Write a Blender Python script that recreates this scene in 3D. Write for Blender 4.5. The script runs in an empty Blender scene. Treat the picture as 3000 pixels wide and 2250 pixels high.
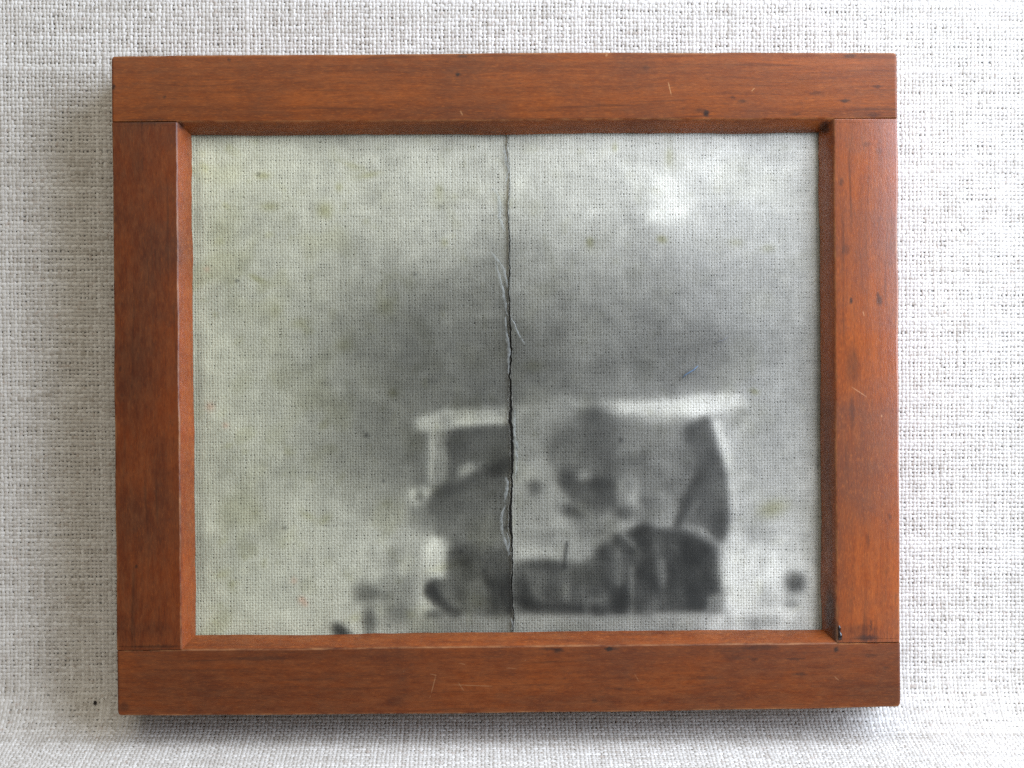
import bpy, bmesh, math, random
import numpy as np
from mathutils import Matrix, Vector

random.seed(7)
rng = np.random.default_rng(11)
MM = 0.001
sc = bpy.context.scene
col = sc.collection

# ------------------------------------------------------------------ placement
# P space: the plane of the hanging cloth (x right, y up the cloth, z out of it), in metres
LEAN = math.radians(15)                       # the cloth leans back from the vertical
LIFT = 0.0760
P2W = Matrix.Translation((0, 0, LIFT)) @ Matrix(((1, 0, 0, 0), (0, math.sin(LEAN), -math.cos(LEAN), 0),
                                                 (0, math.cos(LEAN), math.sin(LEAN), 0), (0, 0, 0, 1)))
FW, FH, FT = 151.4, 126.9, 15.0               # printing frame, mm
RW, SW = 12.68, 12.35                         # rail and stile widths
CW, CD, LIP = 2.05, 3.6, 0.5                  # chamfer width, depth, lip under it
TILT = 0.0085
F2P = Matrix.Translation((0, 0, (FT + 1.15) * MM)) @ Matrix.Rotation(-TILT, 4, 'X')
F2W = P2W @ F2P                               # frame space: origin at the centre of the front face

# ------------------------------------------------------------------ camera
cam = bpy.data.cameras.new("camera")
cam.sensor_width = 36.0
cam.lens = 4557.5 / 3000 * 36.0
cam.clip_start, cam.clip_end = 0.01, 20
cam_o = bpy.data.objects.new("camera", cam)
col.objects.link(cam_o)
rot = Matrix.Rotation(-0.0081, 4, 'X') @ Matrix.Rotation(-0.0168, 4, 'Y') @ Matrix.Rotation(-0.0077, 4, 'Z')
cam_o.matrix_world = F2W @ Matrix.Translation((-4.323 * MM, 2.363 * MM, 300.13 * MM)) @ rot
cam.dof.use_dof = True
cam.dof.focus_distance = 0.304
cam.dof.aperture_fstop = 18.0
sc.camera = cam_o

# ------------------------------------------------------------------ light: one window at the right, a dim room around, plus an added fill
world = bpy.data.worlds.new("World")
sc.world = world
world.use_nodes = True
bg = world.node_tree.nodes["Background"]
bg.inputs[0].default_value = (1.0, 0.96, 0.84, 1)
bg.inputs[1].default_value = 0.24


def lamp(name, pos, target, sx, sy, power, colour):
    d = bpy.data.lights.new(name, 'AREA')
    d.shape = 'RECTANGLE'
    d.size, d.size_y, d.energy, d.color = sx, sy, power, colour
    o = bpy.data.objects.new(name, d)
    col.objects.link(o)
    a, b = P2W @ Vector(pos), P2W @ Vector(target)
    o.location = a
    o.rotation_euler = (b - a).to_track_quat('-Z', 'Y').to_euler()
    return o


lamp("window_light", (0.28, 0.14, 0.205), (0.03, 0.0, 0.0), 0.28, 0.36, 3.75, (0.71, 0.82, 1.0))
lamp("fill_light", (-0.10, 0.52, 0.58), (0.0, 0.0, 0.0), 0.55, 0.55, 2.3, (1.0, 0.97, 0.84))  # added fill lamp above the camera, standing in for room bounce

sc.view_settings.view_transform = 'Standard'
sc.view_settings.look = 'None'
sc.view_settings.gamma = 1.0
sc.view_settings.exposure = 0.0
sc.view_settings.use_curve_mapping = False
sc.cycles.transparent_max_bounces = 16
sc.cycles.max_bounces = 6
sc.cycles.use_denoising = False


# ------------------------------------------------------------------ helpers
def link(name, mesh, parent=None, mats=()):
    o = bpy.data.objects.new(name, mesh)
    col.objects.link(o)
    for m in mats:
        mesh.materials.append(m)
    if parent is not None:
        o.parent = parent
    return o


def tag(o, label=None, cat=None, group=None, kind=None):
    for k, v in (("label", label), ("category", cat), ("group", group), ("kind", kind)):
        if v:
            o[k] = v
    return o


def np_mesh(name, co, quads, attrs=None, mat_idx=None, smooth=True):
    m = bpy.data.meshes.new(name)
    n = len(quads)
    m.vertices.add(len(co))
    m.vertices.foreach_set("co", np.ascontiguousarray(co, dtype=np.float32).ravel())
    m.loops.add(4 * n)
    m.loops.foreach_set("vertex_index", np.ascontiguousarray(quads, dtype=np.int32).ravel())
    m.polygons.add(n)
    m.polygons.foreach_set("loop_start", np.arange(0, 4 * n, 4, dtype=np.int32))
    if mat_idx is not None:
        m.polygons.foreach_set("material_index", np.ascontiguousarray(mat_idx, dtype=np.int32))
    m.update(calc_edges=True)
    m.polygons.foreach_set("use_smooth", np.full(n, smooth, dtype=bool))
    for k, (typ, data) in (attrs or {}).items():
        a = m.attributes.new(k, typ, 'POINT')
        if typ == 'FLOAT':
            a.data.foreach_set("value", np.ascontiguousarray(data, dtype=np.float32).ravel())
        else:
            a.data.foreach_set("color", np.ascontiguousarray(data, dtype=np.float32).ravel())
    m.validate()
    return m


def smooth1(a, n, axis):
    k = np.hanning(n + 2)[1:-1]
    k /= k.sum()
    return np.apply_along_axis(lambda v: np.convolve(np.pad(v, n, mode='wrap'), k, 'same')[n:-n], axis, a)


def px2f(px, py):
    """photo pixel -> frame space (mm) on the front face of the printing frame"""
    u, v = px - 1485.5, 1123.5 - py
    c, s = math.cos(0.0076), math.sin(0.0076)
    return 0.0658 * (u * c + v * s), 0.0658 * (-u * s + v * c)


class N:
    """tiny shader-node writer"""
    def __init__(self, name):
        self.m = bpy.data.materials.new(name)
        self.m.use_nodes = True
        self.t = self.m.node_tree
        self.t.nodes.clear()
        self.out = self.t.nodes.new('ShaderNodeOutputMaterial')

    def n(self, typ, **kw):
        nd = self.t.nodes.new('ShaderNode' + typ)
        for k, v in kw.items():
            if k.startswith('i_'):
                key = k[2:]
                key = int(key) if key.isdigit() else key.replace('_', ' ')
                self.set(nd.inputs[key], v)
            else:
                setattr(nd, k, v)
        return nd

    def set(self, sock, v):
        if isinstance(v, bpy.types.NodeSocket):
            self.t.links.new(v, sock)
        else:
            sock.default_value = v

    def math(self, op, a, b=0.0, c=None, clamp=False):
        nd = self.n('Math', operation=op, use_clamp=clamp)
        self.set(nd.inputs[0], a)
        self.set(nd.inputs[1], b)
        if c is not None:
            self.set(nd.inputs[2], c)
        return nd.outputs[0]

    def mix(self, f, a, b, blend='MIX'):
        nd = self.n('Mix', data_type='RGBA', blend_type=blend)
        self.set(nd.inputs[0], f)
        self.set(nd.inputs[6], a)
        self.set(nd.inputs[7], b)
        return nd.outputs[2]

    def ramp(self, v, lo, hi, a=0.0, b=1.0):
        nd = self.n('MapRange')
        self.set(nd.inputs[0], v)
        for i, x in enumerate((lo, hi, a, b)):
            nd.inputs[i + 1].default_value = x
        return nd.outputs[0]

    def noise(self, vec, scale, detail=3.0, rough=0.55, dist=0.0):
        nd = self.n('TexNoise')
        self.set(nd.inputs['Vector'], vec)
        nd.inputs['Scale'].default_value = scale
        nd.inputs['Detail'].default_value = detail
        nd.inputs['Roughness'].default_value = rough
        nd.inputs['Distortion'].default_value = dist
        return nd.outputs[0]

    def mapping(self, vec, loc=(0, 0, 0), scale=(1, 1, 1), rot=(0, 0, 0)):
        nd = self.n('Mapping')
        self.set(nd.inputs[0], vec)
        nd.inputs[1].default_value = loc
        nd.inputs[2].default_value = rot
        nd.inputs[3].default_value = scale
        return nd.outputs[0]

    def surf(self, s):
        self.t.links.new(s, self.out.inputs[0])
        return self.m


C = lambda r, g, b: (r, g, b, 1.0)


# ------------------------------------------------------------------ materials
def linen_mat(name, light, dark, fleck, rough=0.9, fleck_amt=0.5):
    w = N(name)
    tone = w.n('Attribute', attribute_name='tone').outputs['Fac']
    co = w.n('TexCoord').outputs['Object']
    fine = w.noise(co, 4200.0, 2.0)
    big = w.noise(co, 900.0, 2.0)
    f = w.math('ADD', tone, w.math('MULTIPLY', w.math('SUBTRACT', fine, 0.5), 0.55), clamp=True)
    c = w.mix(f, dark, light)
    c = w.mix(w.math('MULTIPLY', w.ramp(big, 0.60, 0.74), fleck_amt), c, fleck)
    bump = w.n('Bump', i_Strength=0.35, i_Distance=0.00008)
    w.set(bump.inputs['Height'], fine)
    b = w.n('BsdfPrincipled', i_Roughness=rough)
    b.inputs['Specular IOR Level'].default_value = 0.25
    b.inputs['Sheen Weight'].default_value = 0.08
    w.set(b.inputs['Base Color'], c)
    w.set(b.inputs['Normal'], bump.outputs[0])
    return w.surf(b.outputs[0])


def plain_mat(name, c, rough=0.8, spec=0.3):
    w = N(name)
    co = w.n('TexCoord').outputs['Object']
    nz = w.noise(co, 1500.0)
    cc = w.mix(nz, C(*(x * 0.75 for x in c)), C(*(min(1, x * 1.25) for x in c)))
    b = w.n('BsdfPrincipled', i_Roughness=rough)
    b.inputs['Specular IOR Level'].default_value = spec
    w.set(b.inputs['Base Color'], cc)
    return w.surf(b.outputs[0])


def wood_mat(name, axis, seed, spots=(), scratches=(), streaks=(), red=0.0, gloss=0.30, tint=(1, 1, 1), spec=0.25):
    w = N(name)
    co = w.n('TexCoord').outputs['Object']
    k = 1000.0                                            # work in mm
    sl = (k, k, k)
    base = w.mapping(co, loc=(seed * 37.1, seed * 11.3, seed * 5.7), scale=(k, k, 0.35 * k))
    a = 0 if axis == 'x' else 1
    def stretch(f):
        s = [1.0, 1.0, 1.0]
        s[a] = f
        return tuple(s)
    warp = w.n('TexNoise')
    w.set(warp.inputs['Vector'], w.mapping(base, scale=stretch(0.25)))
    warp.inputs['Scale'].default_value = 0.12
    wv = w.n('VectorMath', operation='MULTIPLY_ADD')
    w.set(wv.inputs[0], warp.outputs[1])
    wv.inputs[1].default_value = (2.2, 2.2, 2.2)
    w.set(wv.inputs[2], base)
    vec = wv.outputs[0]
    bands = w.noise(w.mapping(vec, scale=stretch(0.018)), 0.50, 3.0, 0.6)
    grain = w.noise(w.mapping(vec, scale=stretch(0.035)), 2.6, 4.0, 0.7)
    fleck = w.noise(w.mapping(vec, scale=stretch(0.20)), 4.6, 3.0, 0.7)
    blotch = w.noise(base, 0.055, 3.0, 0.6)
    f = w.math('ADD', w.math('MULTIPLY', bands, 0.62), w.math('MULTIPLY', grain, 0.38))
    f = w.ramp(f, 0.36, 0.64)
    c = w.mix(f, C(0.140, 0.036, 0.0105), C(0.300, 0.078, 0.0150))
    if red:
        c = w.mix(red, c, C(0.26, 0.055, 0.013))
    c = w.mix(w.ramp(blotch, 0.40, 0.68, 0.0, 0.75), c, C(0.110, 0.032, 0.0112))
    c = w.mix(w.ramp(fleck, 0.52, 0.74, 0.0, 0.60), c, C(0.075, 0.027, 0.012))
    c = w.mix(w.ramp(fleck, 0.46, 0.28, 0.0, 0.42), c, C(0.43, 0.130, 0.022))
    # long dark streaks of the grain
    st = w.noise(w.mapping(vec, loc=(3, 7, 1), scale=stretch(0.03)), 1.1, 2.0, 0.5)
    c = w.mix(w.ramp(st, 0.60, 0.74, 0.0, 0.50), c, C(0.060, 0.020, 0.010))
    # grey grime
    gr = w.noise(w.mapping(base, loc=(90, 4, 3)), 0.35, 4.0, 0.65)
    c = w.mix(w.ramp(gr, 0.60, 0.80, 0.0, 0.35), c, C(0.055, 0.035, 0.028))
    # knocks, stains and dark stretches with a place of their own (frame space, mm)
    jit = w.n('TexNoise')
    w.set(jit.inputs['Vector'], w.mapping(co, scale=sl))
    jit.inputs['Scale'].default_value = 2.4
    jv = w.n('VectorMath', operation='MULTIPLY_ADD')
    w.set(jv.inputs[0], jit.outputs[1])
    jv.inputs[1].default_value = (0.7, 0.7, 0.0)
    w.set(jv.inputs[2], w.mapping(co, loc=(-0.35, -0.35, 0), scale=sl))
    for (px, py, rx, ry, s) in spots:
        x, y = px2f(px, py)
        mp = w.mapping(jv.outputs[0], loc=(-x / (rx * .0658), -y / (ry * .0658), 0),
                       scale=(1 / (rx * .0658), 1 / (ry * .0658), 0))
        ln = w.n('VectorMath', operation='LENGTH')
        w.set(ln.inputs[0], mp)
        c = w.mix(w.ramp(ln.outputs['Value'], 1.15, 0.45, 0.0, s), c, C(0.018, 0.012, 0.012))
    for (x1, y1, x2, y2, wd, s) in scratches:
        a1, b1 = px2f(x1, y1)
        a2, b2 = px2f(x2, y2)
        L = math.hypot(a2 - a1, b2 - b1)
        an = math.atan2(b2 - b1, a2 - a1)
        sub = w.n('VectorMath', operation='SUBTRACT')
        w.set(sub.inputs[0], w.mapping(co, scale=sl))
        sub.inputs[1].default_value = ((a1 + a2) / 2, (b1 + b2) / 2, 0)
        mp = w.mapping(sub.outputs[0], rot=(0, 0, -an))
        mp = w.mapping(mp, scale=(2 / L, 2 / (wd * .0658), 0))
        se = w.n('SeparateXYZ')
        w.set(se.inputs[0], mp)
        d = w.math('MAXIMUM', w.math('ABSOLUTE', se.outputs[0]), w.math('ABSOLUTE', se.outputs[1]))
        d = w.math('ADD', d, w.math('MULTIPLY', w.math('SUBTRACT', fleck, 0.5), 1.2))
        c = w.mix(w.ramp(d, 1.1, 0.6, 0.0, s), c, C(0.46, 0.25, 0.12))
    cut = w.n('Attribute', attribute_name='cut').outputs['Fac']
    c = w.mix(1.0, c, w.mix(w.math('MULTIPLY', cut, 0.85), C(*tint), C(1.05, 0.98, 0.95)), 'MULTIPLY')  # board tint holds painted light falloff; chamfers mostly skip it
    worn = w.n('Attribute', attribute_name='worn').outputs['Fac']
    wn = w.noise(w.mapping(base, scale=stretch(0.3)), 0.9, 4.0, 0.7)
    c = w.mix(w.math('MULTIPLY', worn, w.ramp(wn, 0.38, 0.66, 0.0, 0.8), clamp=True), c, C(0.34, 0.145, 0.055))
    # relief
    rough = w.ramp(blotch, 0.3, 0.7, gloss, gloss + 0.16)
    h = w.math('ADD', w.math('MULTIPLY', fleck, 0.6), w.math('MULTIPLY', w.noise(w.mapping(base, scale=stretch(0.4)), 3.5, 2.0, 0.6), 0.8))
    bump = w.n('Bump', i_Strength=0.32, i_Distance=0.00006)
    w.set(bump.inputs['Height'], h)
    b = w.n('BsdfPrincipled')
    b.inputs['Specular IOR Level'].default_value = spec
    w.set(b.inputs['Roughness'], rough)
    w.set(b.inputs['Base Color'], c)
    w.set(b.inputs['Normal'], bump.outputs[0])
    return w.surf(b.outputs[0])


# ================================================================== the linen
Y0, R0, TURN, SHEAR = -58.2, 13.0, math.radians(75), 0.008     # mm


def sheet(u, v, h):
    """point of the hung cloth: u across, v along the cloth (0 where the cove starts), h above it (mm)"""
    th = np.clip(-v / R0, 0, TURN)
    rest = np.maximum(-v - R0 * TURN, 0)
    y = np.where(v >= 0, v, -R0 * np.sin(th) - rest * math.cos(TURN))
    z = np.where(v >= 0, 0, R0 * (1 - np.cos(th)) + rest * math.sin(TURN))
    ny, nz = np.sin(th), np.cos(th)
    und = (0.38 * np.sin(u * 0.043 + 1.0) * np.sin(v * 0.051 + 0.4) + 0.10 * np.sin(u * 0.11 + v * 0.07))
    und = und * np.clip((np.abs(u) - 60) / 20, 0, 1)
    hh = h + und
    return np.stack([u, Y0 + y + ny * hh - SHEAR * u, z + nz * hh], axis=-1) * MM


def thread_field(umin, umax, vmin, vmax, pu, pv, hw_warp, hw_weft, amp, th_warp, th_weft, prof, seed, place,
                 keep=None, slub=0.28, tone_sd=0.13, jit=0.045):
    """two meshes of rounded threads woven one over, one under"""
    r = np.random.default_rng(seed)
    nu, nv = int((umax - umin) / pu), int((vmax - vmin) / pv)
    us = umin + pu * (np.arange(nu) + 0.5) + r.normal(0, pu * jit, nu)
    vs = vmin + pv * (np.arange(nv) + 0.5) + r.normal(0, pv * jit, nv)
    out = []
    for warp in (True, False):
        n, m = (nu, nv) if warp else (nv, nu)
        main, crs = (us, vs) if warp else (vs, us)
        p_main = pu if warp else pv
        hw, tk = (hw_warp, th_warp) if warp else (hw_weft, th_weft)
        ns = 2 * m - 1
        al = np.empty(ns)
        al[0::2] = crs
        al[1::2] = (crs[:-1] + crs[1:]) / 2
        sgn = np.where((np.arange(n)[:, None] + np.arange(m)[None, :]) % 2 == 0, 1.0, -1.0) * (1 if warp else -1)
        height = np.zeros((n, ns))
        height[:, 0::2] = sgn * amp
        wd = r.normal(0, 1, (n, ns))
        wd = smooth1(wd, 15, 1)
        wd /= wd.std()
        wid = hw * (1 + slub * 0.5 * wd + r.normal(0, slub * 0.45, (n, 1)) + r.normal(0, 0.10, (n, ns)))
        wid *= np.where(r.random((n, 1)) < 0.07, 1.28, 1.0)
        wid = np.clip(wid, hw * 0.78, hw * 1.7)
        wob = smooth1(r.normal(0, 1, (n, ns)), 25, 1)
        wob /= wob.std()
        wob2 = smooth1(r.normal(0, 1, (n, ns)), 5, 1)
        wob2 /= wob2.std()
        cen = main[:, None] + p_main * (0.075 * wob + 0.05 * wob2)
        tone = 0.55 + r.normal(0, tone_sd, (n, 1)) + smooth1(r.normal(0, tone_sd * 4.0, (n, ns)), 15, 1) + r.normal(0, tone_sd * 0.8, (n, ns))
        tone += 0.10 * (sgn.repeat(2, axis=1)[:, :ns])
        prof_a = np.array(prof)
        a = cen[:, :, None] + wid[:, :, None] * prof_a[None, None, :, 0]
        h = height[:, :, None] + tk * (wid / hw)[:, :, None] ** 0.7 * prof_a[None, None, :, 1]
        b = np.broadcast_to(al[None, :, None], a.shape)
        U, V = (a, b) if warp else (b, a)
        co = place(U, V, h)
        k = prof_a.shape[0]
        idx = np.arange(n * ns * k).reshape(n, ns, k)
        q = np.stack([idx[:, :-1, :-1], idx[:, 1:, :-1], idx[:, 1:, 1:], idx[:, :-1, 1:]], -1)
        if not warp:
            q = q[..., ::-1]
        else:
            q = q[..., ::-1]
            q = q[..., ::-1]
        mu = (U[:, :-1, :-1] + U[:, 1:, 1:]) / 2
        mv = (V[:, :-1, :-1] + V[:, 1:, 1:]) / 2
        if keep is not None:
            q = q[keep(mu, mv)]
        q = q.reshape(-1, 4)
        co = co.reshape(-1, 3)
        tn = np.broadcast_to(tone[:, :, None], (n, ns, k)).reshape(-1)
        used, inv = np.unique(q, return_inverse=True)
        q = inv.reshape(-1, 4)
        out.append(np_mesh("warp_threads" if warp else "weft_threads", co[used], q, {'tone': ('FLOAT', tn[used])}))
    return out


def keep_linen(u, v):
    y = Y0 + v
    return ~((np.abs(u) < 69) & (np.abs(y) < 57) & (v > 2))


half = [(-1.0, 0.0), (-0.55, 0.85), (0.55, 0.85), (1.0, 0.0)]
M_linen = linen_mat("linen_thread", C(0.665, 0.63, 0.59), C(0.385, 0.345, 0.30), C(0.36, 0.25, 0.19), fleck_amt=0.40)
M_under = plain_mat("under_cloth", (0.36, 0.345, 0.33), 0.95, 0.1)

gu, gv = np.meshgrid(np.linspace(-165, 165, 55), np.linspace(-75, 185, 190))
gco = sheet(gu, gv, -0.20).reshape(-1, 3)
gi = np.arange(55 * 190).reshape(190, 55)
gq = np.stack([gi[:-1, :-1], gi[:-1, 1:], gi[1:, 1:], gi[1:, :-1]], -1).reshape(-1, 4)
linen = link("linen_cloth", np_mesh("linen_cloth", gco, gq), mats=[M_under])
linen.matrix_world = P2W
tag(linen, "oatmeal linen cloth hung behind the frame and swept forward under it", "cloth", kind="structure")
wa, we = thread_field(-142, 142, -58, 158, 0.80, 0.775, 0.325, 0.352, 0.10, 0.20, 0.22, half, 5, sheet, keep_linen, slub=0.17, tone_sd=0.12)
for nm, me, lb in (("warp_threads", wa, None), ("weft_threads", we, None)):
    tag(link(nm, me, linen, [M_linen]), kind="stuff")

# loose fibres standing out of the linen
fib_v, fib_f = [], []
r = np.random.default_rng(3)
for i in range(170):
    while True:
        u, v = r.uniform(-112, 112), r.uniform(-22, 142)
        if abs(u) > 78 or v > 124 or v < -4:
            break
    an, L = r.uniform(0, math.tau), r.uniform(0.9, 3.2)
    cv = r.normal(0, 0.9)
    wd = r.uniform(0.018, 0.034)
    base = len(fib_v)
    for s in range(6):
        t = s / 5
        aa = an + cv * t
        u += math.cos(aa) * L / 5
        v += math.sin(aa) * L / 5
        h = 0.42 + 0.25 * math.sin(math.pi * t)
        nx, ny = -math.sin(aa), math.cos(aa)
        for (o, hh) in ((-1, 0), (0, 1), (1, 0)):
            fib_v.append(sheet(np.array(u + nx * wd * o), np.array(v + ny * wd * o), np.array(h + wd * hh)))
    for s in range(5):
        for j in range(2):
            a = base + s * 3 + j
            fib_f.append((a, a + 1, a + 4, a + 3))
fm = np_mesh("loose_fibres", np.array(fib_v), np.array(fib_f), {'tone': ('FLOAT', r.uniform(0, 0.7, len(fib_v)))})
tag(link("loose_fibres", fm, linen, [M_linen]), kind="stuff")

# ================================================================== the wooden printing frame
frame = bpy.data.objects.new("printing_frame", None)
frame.empty_display_size = 0.02
col.objects.link(frame)
frame.matrix_world = F2W @ Matrix.Translation((0, -FH / 2 * MM, -FT * MM))     # the empty stands at the frame's foot
tag(frame, "reddish brown wooden frame around the old negative, leaning against the linen", "picture frame")
FOOT = Matrix.Translation((0, FH / 2 * MM, FT * MM))


def wob1(n, amp, seed, smooth):
    r = np.random.default_rng(seed)
    a = smooth1(r.normal(0, 1, (1, n)), smooth, 1)[0]
    return amp * a / (a.std() + 1e-9)


def board(name, width, length, horizontal, sign, mat, seed, rail):
    """lofted board: 'across' runs from the outer side (0) inwards; chamfer and rebate along the inner side"""
    r1, r2 = 0.32, 0.28
    nst = 150
    s = np.linspace(-length / 2, length / 2, nst)
    e = 0.45
    en = np.array([0, 0.08, 0.22, 0.36, 0.52, 0.72])
    s = np.concatenate([-length / 2 + en, s[1:-1], (length / 2 - en)[::-1]])
    ins = np.zeros(len(s))
    if rail:
        ins[:3] = (0.34, 0.14, 0.04)
        ins[-3:] = (0.04, 0.14, 0.34)
    else:
        ins[[0, -1]] = 0.05
    xj = FW / 2 - SW
    if rail:                                             # double stations where the chamfer stops against the stiles
        s = np.sort(np.concatenate([s, [-xj - 1e-3, -xj + 1e-3, xj - 1e-3, xj + 1e-3]]))
        ii = np.zeros(len(s))
        ii[:3], ii[-3:] = ins[:3], ins[-3:]
        ins = ii
    k = len(s)
    at = np.linspace(-length / 2, length / 2, 150)
    wo = np.interp(s, at, wob1(150, 0.05, seed, 31) + wob1(150, 0.012, seed + 1, 3))
    wi = np.interp(s, at, wob1(150, 0.04, seed + 2, 25) + wob1(150, 0.022, seed + 3, 3))
    wl = np.interp(s, at, wob1(150, 0.05, seed + 4, 19) + wob1(150, 0.02, seed + 5, 3))
    pts, worn = [], []
    for i in range(k):
        on = 1.0 if (not rail or abs(s[i]) < xj) else 0.0
        d = ins[i]
        o = wo[i] + d
        if rail:
            dc = length / 2 - abs(s[i])
            if dc < 0.75:
                o += 0.75 - math.sqrt(max(0.0, 0.75 ** 2 - (0.75 - dc) ** 2))
        if rail:                                         # the outer edge bows out a hair in the middle
            o -= 0.22 * (1 - (2 * s[i] / length) ** 2)
        j = width + wi[i] * 0.9
        cw = CW * on
        zl = -CD if on else -CD
        loop = [(o + 0.3, -FT + 0.02), (o, -FT + 0.3), (o, -1.2 * r1), (o + 0.10 * r1, -0.62 * r1), (o + 0.32 * r1, -0.28 * r1), (o + 0.65 * r1, -0.08 * r1), (o + r1 * 1.2, 0),
                (j - r2 * 1.1, 0), (j - r2 * 0.5, -0.03), (j - r2 * 0.05, -0.13 - 0.1 * (1 - on)), (j + cw * 0.10, -0.34 if on else -0.5),
                (j + cw + wl[i] * on, zl), (j + cw + wl[i] * on, zl - LIP), (j - 0.6 if on else j, zl - LIP), (j - 0.6 if on else j, -FT + 0.02)]
        wr = [0, 0, .5, 1, 1, 1, .15, .1, .8, .8, .1, .3, .3, 0, 0]
        loop = [(a, z - d if z > -1 else z) for a, z in loop]
        pts.append(loop)
        worn.append(wr)
    p = np.array(pts)
    acr, z = p[..., 0], p[..., 1]
    st = np.broadcast_to(s[:, None], acr.shape)
    outer = FH / 2 if horizontal else FW / 2
    if horizontal:
        X, Y = st, sign * (outer - acr)
    else:
        X, Y = sign * (outer - acr), st
    co = np.stack([X, Y + FH / 2, z + FT], -1) * MM        # relative to the empty at the foot
    n = acr.shape[1]
    idx = np.arange(k * n).reshape(k, n)
    q = np.stack([idx[:-1], idx[1:], np.roll(idx, -1, 1)[1:], np.roll(idx, -1, 1)[:-1]], -1).reshape(-1, 4)
    bm = bmesh.new()
    ly = bm.verts.layers.float.new('worn')
    lc = bm.verts.layers.float.new('cut')
    vs = [bm.verts.new(v) for v in co.reshape(-1, 3)]
    wv = np.array(worn).reshape(-1)
    for i, (v, x) in enumerate(zip(vs, wv)):
        v[ly] = float(x)
        v[lc] = 1.0 if i % n in (10, 11, 12) else 0.0
    for f in q:
        bm.faces.new([vs[i] for i in f]).smooth = True
    for row in (idx[0], idx[-1][::-1]):
        bm.faces.new([vs[i] for i in row])
    bmesh.ops.recalc_face_normals(bm, faces=bm.faces)
    bmesh.ops.triangulate(bm, faces=[f for f in bm.faces if len(f.verts) > 4])
    me = bpy.data.meshes.new(name)
    bm.to_mesh(me)
    bm.free()
    me.set_sharp_from_angle(angle=math.radians(32))
    o = link(name, me, frame, [mat])
    return o


# knocks, grime lines and darker chamfer stretches: centre in photo pixels, half sizes, strength
sp_top = [(592, 394, 30, 5, .9), (528, 366, 10, 12, .7), (440, 354, 90, 4, .5), (2420, 362, 18, 14, .75), (2250, 386, 120, 4, .5), (1338, 218, 9, 7, .95), (1352, 165, 16, 6, .7), (2066, 330, 11, 11, .95), (2048, 322, 22, 7, .4), (2475, 292, 20, 6, .8),
          (2172, 294, 14, 6, .6), (2390, 270, 22, 8, .4), (2145, 283, 10, 5, .5), (2570, 250, 20, 5, .5), (2490, 160, 20, 7, .6),
          (482, 287, 6, 6, .7), (671, 178, 6, 5, .6), (335, 258, 5, 12, .8), (1890, 197, 12, 8, .4), (2560, 333, 26, 9, .5), (2330, 332, 18, 6, .4)]
sc_top = [(1955, 240, 1964, 278, 3, .8), (1700, 0, 1701, 0.5, 1, 0), (2200, 265, 2209, 255, 4, .6), (1345, 325, 1352, 338, 5, .5), (1775, 155, 1772, 165, 6, .6)]
sp_bot = [(2470, 1886, 30, 5, .5), (440, 1903, 95, 4, .5), (760, 1928, 120, 7, .4), (620, 1962, 200, 5, .3), (950, 1900, 60, 10, .3), (900, 1990, 90, 6, .3), (1632, 1907, 18, 8, .75), (1605, 1903, 30, 4, .55), (1782, 1903, 14, 8, .95), (1790, 1903, 26, 5, .5), (2230, 1900, 60, 9, .45), (2452, 1907, 9, 8, .9),
          (2345, 1980, 25, 5, .6), (2150, 1930, 40, 9, .35), (2210, 1936, 14, 5, .5), (2555, 1926, 20, 6, .4), (1150, 2055, 30, 16, .3), (2600, 1962, 14, 5, .4),
          (362, 2068, 18, 16, .5), (1740, 2055, 10, 7, .4), (2480, 2000, 50, 5, .3), (2060, 1990, 60, 6, .3), (2330, 1935, 30, 4, .55)]
sc_bot = [(1273, 1980, 1260, 2030, 3, .65), (1256, 2041, 1257, 2041.5, 7, .8), (1320, 2007, 1440, 2012, 3, .5), (1338, 2000, 1355, 2025, 3, .5), (1255, 1975, 1275, 1979, 3, .5),
          (1535, 1936, 1536, 1937, 7, .6), (1178, 1967, 1179, 1968, 6, .5), (1480, 1958, 1510, 1961, 3, .35), (2447, 1987, 2460, 1998, 3, .6), (1856, 1975, 1870, 2000, 3, .3), (1340, 1943, 1360, 1948, 3, .45)]
sp_left = [(530, 368, 12, 14, .7), (430, 362, 90, 6, .45), (450, 1893, 90, 6, .5), (395, 1100, 60, 160, .28), (470, 1400, 30, 120, .2), (400, 480, 20, 60, .25), (398, 1658, 6, 6, .7), (352, 1080, 6, 10, .4), (450, 1840, 60, 25, .25)]
sp_right = [(2424, 372, 12, 14, .8), (2440, 1800, 14, 90, .8), (2452, 1860, 10, 40, .9), (2432, 1400, 10, 400, .25), (2494, 880, 5, 11, .9), (2578, 878, 11, 16, .7), (2573, 862, 6, 10, .6), (2500, 1070, 24, 70, .45), (2497, 1210, 9, 60, .4), (2540, 1873, 42, 10, .75), (2520, 1850, 60, 20, .4),
            (2480, 730, 14, 18, .4), (2465, 530, 9, 14, .5), (2575, 440, 10, 12, .35), (2540, 420, 14, 10, .35), (2545, 1585, 7, 26, .35), (2555, 1835, 4, 20, .6), (2610, 1515, 6, 10, .4)]
sc_right = [(2496, 1133, 2540, 1162, 3, .55), (2585, 1215, 2586, 1222, 4, .6), (2530, 910, 2533, 925, 4, .5)]

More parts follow.
